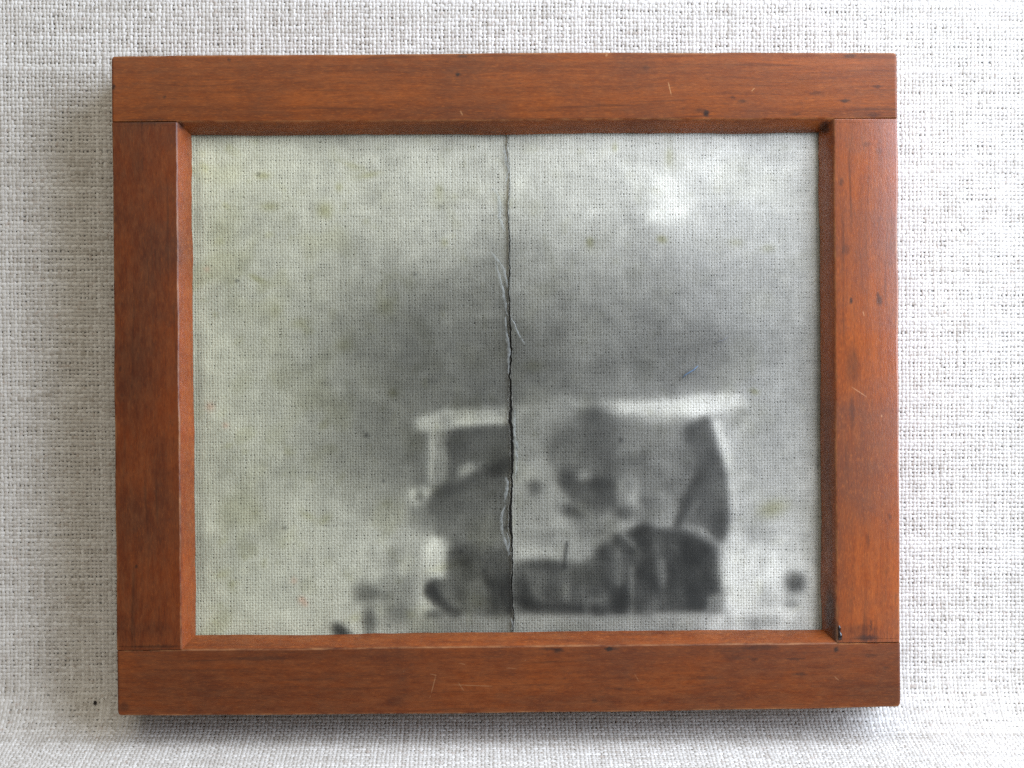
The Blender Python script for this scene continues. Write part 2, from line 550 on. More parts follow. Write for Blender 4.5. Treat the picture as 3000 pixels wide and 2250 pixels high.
W_top = wood_mat("wood_top", 'x', 1, sp_top, sc_top, gloss=0.36, tint=(.84, .76, .66))
W_bot = wood_mat("wood_bottom", 'x', 2, sp_bot, sc_bot, gloss=0.36, red=0.2, tint=(.56, .50, .47))  # tint paints the light's falloff into the lower board
W_left = wood_mat("wood_left", 'y', 3, sp_left, (), gloss=0.26, red=0.55, tint=(.50, .43, .40), spec=0.30)  # darker tint: window falloff painted into the left board
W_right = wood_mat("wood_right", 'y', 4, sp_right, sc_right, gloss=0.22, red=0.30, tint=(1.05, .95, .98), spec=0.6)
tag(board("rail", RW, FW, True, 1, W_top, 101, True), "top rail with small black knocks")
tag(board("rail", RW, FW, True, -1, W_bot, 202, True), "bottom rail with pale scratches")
tag(board("stile", SW, FH - 2 * RW - 0.10, False, -1, W_left, 303, False), "left stile, tinted darker for the light falloff")
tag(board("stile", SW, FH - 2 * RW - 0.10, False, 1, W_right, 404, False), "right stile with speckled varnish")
# wood shaders use frame space: shift their Object coordinates from the foot back to the front centre
for m in (W_top, W_bot, W_left, W_right):
    t = m.node_tree
    tc = next(n for n in t.nodes if n.type == 'TEX_COORD')
    mp = t.nodes.new('ShaderNodeMapping')
    mp.inputs[1].default_value = (0, -FH / 2 * MM, -FT * MM)
    targets = [l.to_socket for l in list(t.links) if l.from_node == tc]
    t.links.new(tc.outputs['Object'], mp.inputs[0])
    for s_ in targets:
        t.links.new(mp.outputs[0], s_)


def blob(name, path, radii, mat, parent=None, seg=8, flat=0.6):
    """a rounded bead of varying radius along a path (frame mm)"""
    vs, fs = [], []
    n = len(path)
    for i, (p, rad) in enumerate(zip(path, radii)):
        a = Vector(path[max(0, i - 1)])
        b = Vector(path[min(n - 1, i + 1)])
        t = (b - a).normalized()
        u = t.cross(Vector((0, 0, 1)))
        u = u.normalized() if u.length > 1e-6 else Vector((1, 0, 0))
        w_ = t.cross(u)
        for j in range(seg):
            th = math.tau * j / seg
            vs.append(tuple((Vector(p) + u * rad * math.cos(th) + w_ * rad * flat * math.sin(th)) * MM))
    for i in range(n - 1):
        for j in range(seg):
            a, b = i * seg + j, i * seg + (j + 1) % seg
            fs.append((a, b, b + seg, a + seg))
    bm = bmesh.new()
    bv = [bm.verts.new(v) for v in vs]
    for f in fs:
        bm.faces.new([bv[i] for i in f]).smooth = True
    bm.faces.new(bv[:seg])
    bm.faces.new(bv[-seg:][::-1])
    bmesh.ops.recalc_face_normals(bm, faces=bm.faces)
    me = bpy.data.meshes.new(name)
    bm.to_mesh(me)
    bm.free()
    return link(name, me, parent, [mat])


M_drip = plain_mat("dark_varnish", (0.012, 0.006, 0.006), 0.12, 0.6)
dx, dy = px2f(2462, 1862)
path = [(dx + x, dy + y + FH / 2, FT + z) for x, y, z in ((-.1, 1.9, -.12), (-.05, 1.5, -.02), (.0, 1.0, .0), (-.05, .5, -.05), (.1, 0, .02), (.1, -.5, .05), (.05, -1.0, -.05), (0, -1.3, -.2))]
blob("varnish_drip", path, (.05, .22, .28, .22, .36, .42, .34, .05), M_drip, frame)

# ================================================================== the cloth behind the plate
PLATE_Z = -(CD + LIP) - 0.03                                # front of the plate in frame space, mm
PT = 0.3                                                    # plate thickness
hx, hy = FW / 2 - SW + 0.35, FH / 2 - RW + 0.35             # half size inside the rebate
backing = bpy.data.objects.new("backing_cloth", None)
backing.empty_display_size = 0.02
col.objects.link(backing)
backing.matrix_world = F2W
tag(backing, "fine pale cloth seen through the negative inside the wooden frame", "cloth")


def flat(u, v, h):
    return np.stack([u, v, PLATE_Z - PT - 0.32 + h + 0.05 * np.sin(u * 0.3 + v * 0.2)], -1) * MM


M_fine = linen_mat("fine_cloth_thread", C(0.90, 0.885, 0.85), C(0.72, 0.705, 0.66), C(0.55, 0.52, 0.40), fleck_amt=0.12)
third = [(-1.0, 0.0), (0.0, 1.0), (1.0, 0.0)]
wa, we = thread_field(-hx, hx, -hy, hy, 0.535, 0.500, 0.232, 0.212, 0.065, 0.13, 0.10, third, 9, flat, slub=0.14, tone_sd=0.10)
for nm, me in (("warp_threads", wa), ("weft_threads", we)):
    tag(link(nm, me, backing, [M_fine]), kind="stuff")
ub = bpy.data.meshes.new("under_sheet")
bm = bmesh.new()
bmesh.ops.create_cube(bm, size=1.0)
for v in bm.verts:
    v.co = Vector((v.co.x * 2 * hx, v.co.y * 2 * hy, v.co.z * 0.6 + PLATE_Z - PT - 0.82)) * MM
bm.to_mesh(ub)
bm.free()
link("under_sheet", ub, backing, [plain_mat("under_sheet", (0.42, 0.42, 0.39), 0.9, 0.1)])

# ================================================================== the negative
# crack: photo pixel x, y and the width of the gap
CR = [(1484, 380, 2), (1484, 393, 2), (1485.5, 467, 2.5), (1488, 523, 3), (1487, 597, 3.5), (1485.5, 649, 5), (1490, 714, 5.5), (1488, 771, 5), (1489, 800, 7), (1487, 836, 5),
      (1490, 923, 7), (1493, 1010, 9), (1493, 1060, 8), (1491, 1100, 8), (1494, 1182, 11), (1493, 1228, 14), (1496, 1270, 13), (1496, 1292, 11), (1499, 1320, 13), (1497, 1398, 8),
      (1494, 1466, 10), (1492, 1520, 13), (1491, 1545, 15), (1496, 1581, 8), (1497, 1650, 6), (1495, 1690, 7), (1497.5, 1741, 6), (1500, 1787, 6), (1500, 1851, 4.5), (1500, 1880, 4)]
# the plate lies a little deeper than the frame's face, so photo pixels map a little wider there
ZS = (300.1 - PLATE_Z) / 300.1


def px2p(px, py):
    x, y = px2f(px, py)
    return (x + 4.3) * ZS - 4.3, (y - 2.4) * ZS + 2.4


# --- the picture on it, painted as densities on a grid of photo pixels
GS = 4.4
gx = np.arange(520, 2450, GS)
gy = np.arange(350, 1910, GS)
PX, PY = np.meshgrid(gx, gy)
A = np.full(PX.shape, 205.0)


def blur(m, s):
    s = s / GS
    fy, fx = np.fft.fftfreq(m.shape[0] * 2), np.fft.rfftfreq(m.shape[1] * 2)
    g = np.exp(-2 * (math.pi * s) ** 2 * (fy[:, None] ** 2 + fx[None] ** 2))
    e = np.pad(m, ((0, m.shape[0]), (0, m.shape[1])), mode='reflect') if False else np.concatenate([np.concatenate([m, m[:, ::-1]], 1), np.concatenate([m[::-1], m[::-1, ::-1]], 1)], 0)
    return np.fft.irfft2(np.fft.rfft2(e) * g, s=e.shape)[:m.shape[0], :m.shape[1]]


def put(m, val, a=1.0):
    global A
    A = A * (1 - m * a) + val * m * a


def poly(pts, val, soft, a=1.0, crop=True, side=None):
    pts = [(1000 + x / 1.5255, 1050 + y / 1.5255) for x, y in pts] if crop else pts
    ins = np.zeros(PX.shape, bool)
    n = len(pts)
    for i in range(n):
        x1, y1 = pts[i]
        x2, y2 = pts[(i + 1) % n]
        if y1 == y2:
            continue
        c = ((y1 > PY) != (y2 > PY)) & (PX < (x2 - x1) * (PY - y1) / (y2 - y1) + x1)
        ins ^= c
    m = blur(ins.astype(float), soft)
    if side is not None:
        m = m * side
    put(m, val, a)


def ell(x, y, rx, ry, val, a=1.0, ang=0.0, crop=True, p=1.0, side=None):
    if crop:
        x, y, rx, ry = 1000 + x / 1.5255, 1050 + y / 1.5255, rx / 1.5255, ry / 1.5255
    c, s = math.cos(math.radians(ang)), math.sin(math.radians(ang))
    dx, dy = PX - x, PY - y
    u, v = dx * c + dy * s, -dx * s + dy * c
    m = np.exp(-((u / rx) ** 2 + (v / ry) ** 2) ** p)
    put(m if side is None else m * side, val, a)


def stroke(pts, wd, val, soft, a=1.0, crop=True, side=None):
    pts = [(1000 + x / 1.5255, 1050 + y / 1.5255) for x, y in pts] if crop else pts
    wd = wd / 1.5255 if crop else wd
    d = np.full(PX.shape, 1e9)
    for (x1, y1), (x2, y2) in zip(pts[:-1], pts[1:]):
        L2 = (x2 - x1) ** 2 + (y2 - y1) ** 2 + 1e-9
        t = np.clip(((PX - x1) * (x2 - x1) + (PY - y1) * (y2 - y1)) / L2, 0, 1)
        d = np.minimum(d, np.hypot(PX - x1 - t * (x2 - x1), PY - y1 - t * (y2 - y1)))
    m = 1 / (1 + np.exp((d - wd / 2) / (soft * 0.45)))
    put(m if side is None else m * side, val, a)


cr = np.array(CR)
CX = np.interp(PY, cr[:, 1], cr[:, 0])
LEFT = (PX < CX).astype(float)
RIGHT = 1 - LEFT

# broad tone of the plate and the smoky haze
A = np.full(PX.shape, 186.0)
ell(600, 420, 520, 300, 194, .6, crop=False)
ell(2100, 450, 500, 260, 196, .6, crop=False)
ell(760, 1500, 420, 420, 170, .7, crop=False)
ell(1000, 1050, 380, 420, 158, .65, crop=False)
ell(1720, 1010, 640, 330, 124, .82, crop=False, p=1.3)
ell(2280, 1050, 150, 520, 162, .8, crop=False, p=1.4)
ell(1340, 1090, 330, 250, 100, .85, crop=False, p=1.3)
ell(1400, 900, 190, 150, 122, .5, crop=False)
ell(1920, 1050, 330, 120, 108, .65, crop=False, p=1.3)
ell(1600, 1090, 160, 60, 108, .5, crop=False)
ell(1700, 960, 40, 190, 146, .45, crop=False)
ell(1130, 1330, 230, 190, 122, .65, crop=False, p=1.2)
ell(2250, 1330, 170, 220, 158, .7, crop=False)
ell(1470, 900, 30, 60, 96, .5, crop=False, side=LEFT)
put(0.35 * np.clip(1 - np.abs(PY - 925) / 14, 0, 1) * np.clip((PX - 1180) / 200, 0, 1) * (PX < 1700), 150)


def tl(t, pts):
    x0, y0, k = {1: (1480, 1130, 4.74), 2: (1480, 1450, 4.045), 3: (1800, 1130, 4.74), 4: (1800, 1450, 3.687), 5: (1140, 1130, 4.74), 6: (960, 1450, 3.859)}[t]
    return [(x0 + x / k, y0 + y / k) for x, y in pts], k


def pg(t, pts, val, soft, a=1.0, side=None):
    p, k = tl(t, pts)
    poly(p, val, soft * 1.25 + 1.0, a, crop=False, side=side)


def el(t, x, y, rx, ry, val, a=1.0, ang=0.0, p=1.2, side=None):
    q, k = tl(t, [(x, y)])
    ell(q[0][0], q[0][1], 1.22 * rx / k, 1.22 * ry / k, val, min(1, a * 1.1), ang, crop=False, p=p, side=side)


def sk(t, pts, wd, val, soft, a=1.0, side=None):
    p, k = tl(t, pts)
    stroke(p, 1.25 * wd / k, val + (14 if val > 90 else 0), soft * 1.5, min(1, a * 1.1), crop=False, side=side)


L_, R_ = LEFT, RIGHT
# ---- left of the split: pale band, post and hook
el(5, 150, 900, 260, 500, 120, .5)
pg(5, [(270, 560), (560, 560), (560, 1330), (480, 1440), (330, 1420), (250, 1000)], 96, 14, .75)
pg(5, [(540, 560), (1660, 540), (1660, 1010), (1250, 1100), (1000, 1290), (560, 1540)], 104, 8, .9, L_)
pg(5, [(370, 600), (370, 480), (450, 415), (600, 365), (750, 328), (1000, 316), (1400, 306), (1660, 318), (1660, 525), (1300, 542), (1000, 582), (880, 610), (700, 640), (500, 640)], 168, 4.5, .97, L_)
pg(5, [(880, 440), (1620, 430), (1640, 515), (1250, 530), (900, 560)], 188, 4, .8, L_)
el(5, 470, 500, 90, 80, 182, .6)
el(5, 760, 480, 70, 60, 140, .6)
el(5, 1540, 385, 50, 26, 118, .7, side=L_)
pg(5, [(545, 600), (810, 600), (800, 900), (790, 1310), (700, 1400), (540, 1560), (520, 1350), (545, 1000)], 140, 5, .9)
sk(5, [(580, 620), (578, 1000), (560, 1300)], 34, 172, 4, .8)
sk(5, [(785, 700), (780, 1000), (775, 1290)], 16, 160, 3.5, .7)
pg(5, [(815, 640), (900, 600), (1300, 560), (1660, 545), (1660, 1000), (1400, 1060), (1080, 1090), (960, 1120), (900, 1290), (805, 1300)], 90, 5, .9, L_)
el(5, 870, 790, 110, 110, 76, .7)
el(5, 1350, 800, 200, 160, 98, .5, side=L_)
pg(5, [(945, 1280), (970, 1130), (1060, 1095), (1230, 1090), (1180, 1180), (1080, 1270), (1000, 1300)], 150, 5, .9)
# hook
pg(5, [(240, 1470), (340, 1440), (420, 1420), (540, 1360), (660, 1420), (560, 1540), (460, 1620), (380, 1680), (300, 1660), (250, 1580)], 150, 6, .85)
el(5, 310, 1510, 45, 70, 188, .9)
el(5, 360, 1640, 70, 34, 190, .9)
el(5, 520, 1500, 50, 70, 182, .85)
el(5, 420, 1530, 34, 40, 108, .8)
# ---- left: dark arc under the band, down to the lap
pg(5, [(545, 1545), (650, 1425), (800, 1335), (1000, 1290), (1150, 1195), (1350, 1080), (1660, 985), (1660, 1900), (1500, 2050), (1350, 1980), (1000, 1950), (700, 1850), (520, 1720)], 94, 5, .92, L_)
pg(5, [(620, 1480), (800, 1350), (1000, 1300), (1160, 1200), (1350, 1090), (1660, 1000), (1660, 1250), (1400, 1330), (1100, 1420), (800, 1540), (640, 1620)], 76, 8, .85, L_)
el(5, 1530, 1120, 170, 90, 58, .85, ang=-14, side=L_)
el(5, 1620, 1350, 26, 80, 128, .6, side=L_)
el(6, 1050, 260, 120, 160, 112, .55)
el(6, 1260, 420, 160, 60, 116, .6)
el(6, 1600, 400, 220, 110, 106, .6)
el(6, 1900, 430, 110, 130, 118, .5, side=L_)
el(6, 1330, 140, 160, 90, 84, .5)
pg(6, [(1120, 200), (2090, 150), (2090, 700), (1480, 640), (1380, 560), (1240, 450)], 112, 12, .85, L_)
el(6, 1500, 250, 300, 150, 100, .5, side=L_)
# pale ground left
pg(6, [(560, 700), (700, 600), (860, 520), (1000, 480), (1120, 450), (1260, 500), (1370, 560), (1400, 640), (1360, 760), (1330, 900), (1250, 960), (1140, 960), (1090, 1060), (1130, 1200), (1090, 1380), (980, 1400), (860, 1300), (760, 1000)], 166, 9, .9)
pg(6, [(1080, 520), (1200, 500), (1360, 590), (1350, 700), (1310, 880), (1260, 945), (1150, 940), (1100, 800)], 190, 6, .85)
pg(6, [(1020, 1000), (1080, 980), (1110, 1100), (1150, 1200), (1120, 1300), (1080, 1390), (1010, 1360)], 190, 5, .85)
el(6, 960, 760, 60, 160, 152, .5)
sk(6, [(480, 900), (700, 850), (900, 760)], 60, 172, 9, .5)
pg(6, [(580, 980), (860, 900), (990, 960), (1000, 1380), (960, 1560), (560, 1560), (600, 1200)], 142, 10, .8)
el(6, 800, 1340, 110, 90, 118, .7)
el(6, 900, 1000, 50, 90, 124, .5)
el(6, 640, 1130, 60, 50, 132, .5)
el(6, 430, 1110, 150, 110, 104, .85)
sk(6, [(330, 1270), (430, 1250), (540, 1210)], 46, 160, 6, .7)
el(6, 460, 1420, 70, 150, 106, .85)
el(6, 100, 1250, 110, 200, 176, .6)
pg(6, [(20, 1470), (90, 1430), (150, 1470), (260, 1580), (260, 1700), (100, 1700), (60, 1560)], 66, 5, .95)
# seated dark shape left of the split
pg(6, [(1375, 640), (1440, 570), (1560, 540), (1750, 560), (1900, 600), (2090, 620), (2090, 1380), (1480, 1380), (1420, 1200), (1290, 1100), (1240, 980), (1340, 940)], 94, 5, .95, L_)
el(6, 1500, 740, 130, 170, 72, .85)
el(6, 1400, 700, 40, 110, 80, .6)
el(6, 1760, 560, 140, 80, 108, .6, side=L_)
el(6, 1900, 760, 170, 120, 84, .7, side=L_)
pg(6, [(1560, 960), (1740, 930), (1790, 1080), (1780, 1340), (1600, 1340), (1520, 1150)], 118, 8, .85)
pg(6, [(1810, 960), (2090, 880), (2090, 1370), (1790, 1370), (1830, 1150)], 62, 7, .88, L_)
sk(6, [(1760, 900), (1830, 1000), (1880, 1130)], 50, 62, 7, .7)
el(6, 1400, 1100, 130, 110, 92, .8)
el(6, 1200, 1050, 100, 95, 80, .95, p=2.5)
el(6, 1260, 1060, 46, 36, 104, .6)
sk(6, [(1150, 1090), (1220, 1170), (1310, 1240), (1430, 1340)], 105, 58, 5, .95)
pg(6, [(1085, 1370), (1110, 1320), (1200, 1300), (1290, 1320), (1330, 1390), (1090, 1400)], 80, 4, .9)
pg(6, [(1360, 1300), (1480, 1340), (1490, 1385), (1340, 1385)], 72, 4, .8)
# ---- right of the split: pale band
pg(1, [(95, 265), (300, 250), (500, 215), (650, 165), (800, 125), (1000, 110), (1150, 150), (1100, 330), (1000, 420), (560, 560), (480, 900), (420, 1150), (95, 1100)], 140, 6, .92, R_)
el(1, 230, 350, 130, 60, 158, .7, side=R_)
el(1, 280, 430, 50, 40, 124, .5)
el(1, 850, 200, 130, 60, 148, .6)
pg(1, [(100, 1050), (500, 1050), (650, 1150), (700, 1250), (660, 1659), (100, 1659)], 143, 8, .9, R_)
pg(3, [(-700, 190), (-500, 205), (0, 200), (400, 190), (700, 178), (1000, 150), (1200, 112), (1500, 95), (1760, 110), (1880, 200), (1870, 300), (1700, 345), (1480, 360), (1300, 400), (1100, 440), (900, 430), (700, 470), (300, 430), (0, 420), (-150, 420), (-330, 360), (-500, 300)], 194, 5, .96)
pg(3, [(-200, 420), (0, 410), (700, 450), (1150, 440), (950, 570), (930, 760), (1050, 860), (1150, 1000), (1100, 1220), (960, 1500), (880, 1700), (420, 1720), (330, 1250), (0, 1250), (-200, 900)], 126, 10, .92)
el(3, 1000, 1050, 170, 260, 118, .7)
el(3, 900, 1500, 120, 200, 122, .5)
el(3, 600, 470, 260, 60, 166, .7)
el(3, 1000, 300, 200, 60, 204, .5)
el(3, 1750, 400, 90, 90, 146, .6)
sk(3, [(1420, 560), (1490, 760), (1540, 1000)], 120, 196, 7, .75)
sk(3, [(1580, 1050), (1620, 1300), (1650, 1659)], 110, 178, 10, .6)
# head
ell(1720, 1360, 85, 220, 102, .8, crop=False, p=1.5)
ell(1570, 1390, 70, 230, 146, .5, crop=False, p=1.5)
pg(1, [(1110, 300), (1290, 280), (1400, 400), (1480, 560), (1530, 760), (1530, 1000), (1560, 1330), (1200, 1330), (960, 1290), (700, 1230), (600, 1000), (500, 700), (700, 560), (1000, 430)], 106, 14, .85)
pg(1, [(1130, 330), (1280, 300), (1400, 420), (1470, 560), (1500, 800), (1440, 950), (1150, 930), (1000, 800), (1080, 560)], 90, 16, .8)
el(1, 1200, 650, 170, 200, 84, .5)
el(1, 1380, 1080, 130, 250, 98, .6)
el(1, 1330, 1560, 200, 120, 84, .8)
el(1, 800, 950, 180, 120, 116, .5)
el(1, 1210, 450, 150, 110, 84, .7)
el(1, 900, 700, 130, 200, 104, .5)
el(1, 800, 740, 170, 110, 98, .6)
el(1, 340, 780, 120, 200, 134, .5, side=R_)
el(1, 650, 1020, 60, 70, 112, .5)
pg(1, [(740, 1180), (860, 1150), (960, 1270), (1100, 1370), (1250, 1290), (1450, 1270), (1560, 1400), (1560, 1700), (1250, 1720), (960, 1640), (800, 1480), (730, 1330)], 86, 7, .9)
el(1, 1085, 1240, 75, 75, 138, .8, p=1.4)
el(1, 850, 1300, 100, 110, 66, .8)
el(1, 1290, 1360, 170, 75, 64, .85)
el(1, 430, 1250, 240, 60, 148, .6, side=R_)
el(1, 400, 1410, 105, 95, 92, .78)
el(1, 650, 1570, 90, 90, 152, .7)
el(1, 210, 1550, 110, 140, 142, .6, side=R_)
el(1, 1120, 1450, 80, 60, 88, .5)
# ear and collar
pg(1, [(1530, 880), (1600, 810), (1720, 800), (1800, 870), (1760, 960), (1640, 1010), (1560, 990)], 138, 6, .8)
el(1, 1740, 1050, 150, 60, 98, .75, ang=-8)
el(1, 1570, 1130, 70, 110, 104, .6)
el(1, 1700, 1380, 60, 80, 122, .6)
el(1, 1620, 1480, 80, 50, 118, .5)
sk(3, [(400, 900), (395, 1250), (400, 1600)], 50, 88, 8, .55)
el(3, 250, 1010, 110, 60, 104, .6)
el(3, 660, 1080, 120, 60, 156, .6)
el(3, 750, 1390, 60, 60, 94, .7, ang=40)
el(3, 600, 1230, 90, 60, 124, .5)
el(3, 860, 1200, 100, 90, 146, .5)
el(3, 480, 1600, 120, 70, 82, .7)
el(3, 190, 1370, 50, 70, 124, .6)
# chin, throat
pg(2, [(90, 0), (620, 0), (700, 120), (900, 280), (1100, 330), (1280, 330), (1230, 520), (1140, 600), (1050, 740), (780, 790), (400, 770), (90, 760)], 146, 7, .9, R_)
el(2, 780, 200, 140, 75, 74, .82, ang=25)
el(2, 1080, 190, 120, 60, 94, .7)
el(2, 650, 320, 120, 60, 168, .8)
el(2, 470, 480, 90, 60, 128, .5)
el(2, 130, 320, 60, 200, 140, .5, side=R_)
pg(2, [(120, 620), (300, 590), (500, 640), (650, 690), (650, 750), (400, 760), (150, 740)], 172, 7, .85, R_)
el(2, 920, 700, 150, 60, 154, .7)
el(2, 1145, 530, 34, 70, 168, .8, ang=20)
el(2, 1380, 70, 60, 70, 138, .7)
el(2, 1390, 220, 110, 80, 82, .8)
el(2, 1290, 340, 34, 70, 130, .6)
el(2, 1620, 260, 120, 90, 140, .8)
el(4, 560, 160, 110, 170, 144, .8)
el(4, 350, 230, 100, 60, 118, .6)
el(4, 400, 90, 80, 80, 92, .6)
el(2, 1050, 400, 220, 110, 116, .7)
el(4, 420, 200, 260, 130, 118, .6)
el(3, 500, 1300, 260, 260, 116, .45)
# ---- right: the big leaf-like lapel
pg(3, [(1270, 405), (1330, 520), (1390, 650), (1440, 850), (1500, 1030), (1545, 1200), (1560, 1400), (1590, 1659), (1590, 1900), (1570, 2050), (1520, 2180), (1400, 2140), (1250, 2000), (1050, 1930), (840, 1930), (880, 1720), (980, 1480), (1120, 1220), (1130, 1000), (1040, 860), (935, 760), (945, 570), (1050, 510), (1130, 465), (1180, 470)], 86, 5, .97)
el(3, 1050, 1020, 130, 200, 104, .75)
el(3, 960, 1400, 110, 160, 112, .5)
el(3, 1080, 660, 110, 80, 72, .7)
el(3, 1260, 500, 60, 60, 84, .6)
el(3, 1270, 1180, 110, 170, 72, .6)
sk(3, [(1180, 1200), (1080, 1400), (960, 1620)], 90, 74, 6, .7)
el(3, 1420, 1480, 110, 160, 106, .8)
sk(4, [(790, 60), (730, 190), (670, 330)], 60, 66, 5, .85)
sk(4, [(900, 90), (820, 230), (740, 350)], 50, 104, 7, .7)
sk(4, [(1010, 160), (920, 280), (850, 380)], 40, 92, 8, .5)
el(4, 1140, 330, 70, 160, 66, .75)
el(4, 1050, 80, 60, 100, 94, .6)
sk(4, [(900, 400), (1000, 470), (1090, 570), (1130, 640)], 36, 98, 6, .8)
# ---- the dark lap
pg(2, [(85, 775), (400, 770), (700, 790), (950, 795), (1060, 700), (1150, 590), (1240, 535), (1300, 600), (1500, 520), (1700, 500), (1720, 1430), (85, 1430)], 78, 8, .97, R_)
pg(4, [(-40, 420), (120, 400), (240, 340), (350, 305), (430, 365), (600, 356), (760, 366), (880, 415), (1000, 495), (1090, 585), (1132, 680), (1148, 800), (1168, 950), (1195, 1090), (1022, 1100), (1012, 1275), (-40, 1290)], 63, 6, .97)
el(4, 330, 420, 130, 90, 56, .6)
el(4, 800, 700, 130, 80, 46, .7)
el(4, 820, 1000, 170, 200, 48, .7)
el(4, 1020, 720, 90, 170, 70, .6)
el(4, 560, 520, 150, 90, 66, .6)
sk(4, [(60, 390), (130, 470), (190, 530)], 46, 122, 5, .8)
sk(4, [(190, 520), (230, 600), (240, 760)], 40, 92, 7, .6)
sk(4, [(500, 720), (520, 860), (525, 980)], 62, 108, 5, .85)
el(4, 480, 1140, 90, 80, 94, .75)
sk(4, [(185, 800), (180, 1000), (178, 1270)], 50, 112, 4.5, .85)
el(4, 340, 1100, 60, 170, 56, .6)
sk(4, [(600, 700), (610, 1200)], 40, 66, 8, .5)
pg(4, [(1022, 1105), (1200, 1090), (1210, 1290), (1015, 1290)], 122, 4, .9)
pg(2, [(1230, 640), (1400, 620), (1430, 800), (1420, 1080), (1260, 1080), (1230, 850)], 104, 8, .8)
sk(2, [(1330, 640), (1350, 1060)], 30, 118, 5, .5)
el(2, 1165, 690, 65, 110, 58, .8)
el(2, 500, 850, 170, 55, 64, .8)
el(2, 280, 930, 90, 90, 92, .7)
el(2, 190, 1060, 100, 70, 62, .7, side=R_)
sk(2, [(260, 950), (320, 1100), (420, 1220)], 70, 94, 7, .65)
el(2, 660, 1120, 100, 150, 98, .8)
sk(2, [(720, 1080), (720, 1240)], 46, 122, 5, .8)
el(2, 950, 1160, 130, 60, 90, .6)
el(2, 1050, 1255, 140, 40, 108, .7)
sk(2, [(130, 1230), (330, 1330), (600, 1360), (1000, 1370), (1150, 1400)], 90, 54, 6, .75)
el(2, 1360, 1270, 110, 90, 50, .8)
el(2, 1180, 1000, 80, 140, 64, .6)
# ---- the strip along the bottom, the ground on the right
pg(2, [(-800, 1425), (100, 1432), (1400, 1425), (2060, 1420), (2060, 1800), (-800, 1800)], 132, 6.5, .8)
pg(2, [(-1150, 1440), (-700, 1430), (-700, 1800), (-1150, 1800)], 132, 20, .6)
pg(2, [(2000, 1430), (2350, 1480), (2350, 1800), (2000, 1800)], 140, 16, .7)
el(2, 950, 1560, 320, 60, 140, .6)
el(2, -700, 1560, 200, 80, 140, .6)
el(2, 1900, 1560, 200, 80, 150, .6)
pg(4, [(1180, 620), (1260, 560), (1290, 400), (1500, 520), (1800, 640), (2160, 700), (2160, 1480), (1500, 1480), (1230, 1300), (1200, 1080), (1160, 820)], 192, 9, .92)
el(4, 1350, 880, 150, 300, 212, .7)
sk(4, [(1600, 620), (1650, 850), (1700, 1010)], 70, 158, 10, .6)
el(4, 1700, 860, 60, 90, 204, .6)
el(4, 1450, 240, 140, 120, 166, .6)
el(4, 1560, 420, 130, 90, 158, .6)
el(4, 1960, 960, 95, 100, 96, .92, ang=30, p=1.4)
el(4, 1900, 870, 50, 40, 140, .5)
el(4, 1920, 1190, 70, 38, 138, .8)
el(4, 1780, 1260, 130, 60, 212, .7)
el(4, 1850, 1340, 100, 40, 206, .6)
el(4, 1560, 1380, 220, 60, 150, .7)
el(4, 1640, 1130, 70, 110, 166, .5)
# cloudy reflection high on the right, painted in as a pale patch
pt = lambda x, y: (1450 + x / 2.155, 380 + y / 2.155)
A = np.minimum(A, 214)
poly([pt(*p) for p in ((995, 300), (1060, 268), (1140, 300), (1200, 370), (1240, 440), (1205, 540), (1180, 625), (1110, 596), (980, 585), (930, 580), (960, 530), (1000, 460), (990, 380))], 208, 9, .80, crop=False)
ell(1935, 555, 36, 60, 214, .5, crop=False, ang=-25)
ell(1978, 600, 12, 16, 220, .5, crop=False)
ell(1985, 470, 26, 34, 184, .5, crop=False)
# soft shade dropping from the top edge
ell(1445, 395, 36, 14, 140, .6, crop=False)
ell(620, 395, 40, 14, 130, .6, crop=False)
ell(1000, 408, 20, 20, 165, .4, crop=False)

# the negative is a little out of focus; the tones end at the split
bl, br_ = blur(A * L_, 4.5) / np.maximum(blur(L_, 4.5), 1e-3), blur(A * R_, 4.5) / np.maximum(blur(R_, 4.5), 1e-3)
A = np.where(L_ > 0.5, bl, br_)
# soft folds in the dark clothing, wisps on the pale ground
def streaks(sx, sy, lean, seed):
    n_ = np.random.default_rng(seed).normal(0, 1, PX.shape)
    fy, fx = np.fft.fftfreq(PX.shape[0])[:, None], np.fft.rfftfreq(PX.shape[1])[None]
    g = np.exp(-2 * math.pi ** 2 * ((sx / GS * fx) ** 2 + (sy / GS * (fy + lean * fx)) ** 2))
    v_ = np.fft.irfft2(np.fft.rfft2(n_) * g, s=PX.shape)
    return v_ / v_.std()


low = np.clip((PY - 1540) / 60, 0, 1) * np.clip((2110 - PX) / 40, 0, 1)
dk = np.clip((118 - A) / 40, 0, 1) * low
A += 5 * dk * np.maximum(streaks(10, 40, 0.3, 5), -1.0)
A += 6 * dk * streaks(16, 22, -0.3, 8)
lg = np.clip((A - 140) / 30, 0, 1) * np.clip((PY - 1480) / 120, 0, 1) * (np.clip((PX - 2060) / 80, 0, 1) + np.clip((PX - 950) / 120, 0, 1) * np.clip((1400 - PX) / 100, 0, 1))
A += 5 * lg * streaks(14, 50, -0.45, 6)
# fine uneven density
r = np.random.default_rng(21)
for s, amp in ((60, 2.5), (26, 2.5), (10, 3.0)):
    nz = blur(r.normal(0, 1, PX.shape), s)
    A += amp * nz / nz.std()
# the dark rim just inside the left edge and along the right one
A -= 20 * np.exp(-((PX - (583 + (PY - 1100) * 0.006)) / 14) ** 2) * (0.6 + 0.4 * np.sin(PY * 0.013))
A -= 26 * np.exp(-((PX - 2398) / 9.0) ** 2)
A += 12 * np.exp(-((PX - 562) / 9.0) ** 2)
A = np.clip(A, 40, 250)
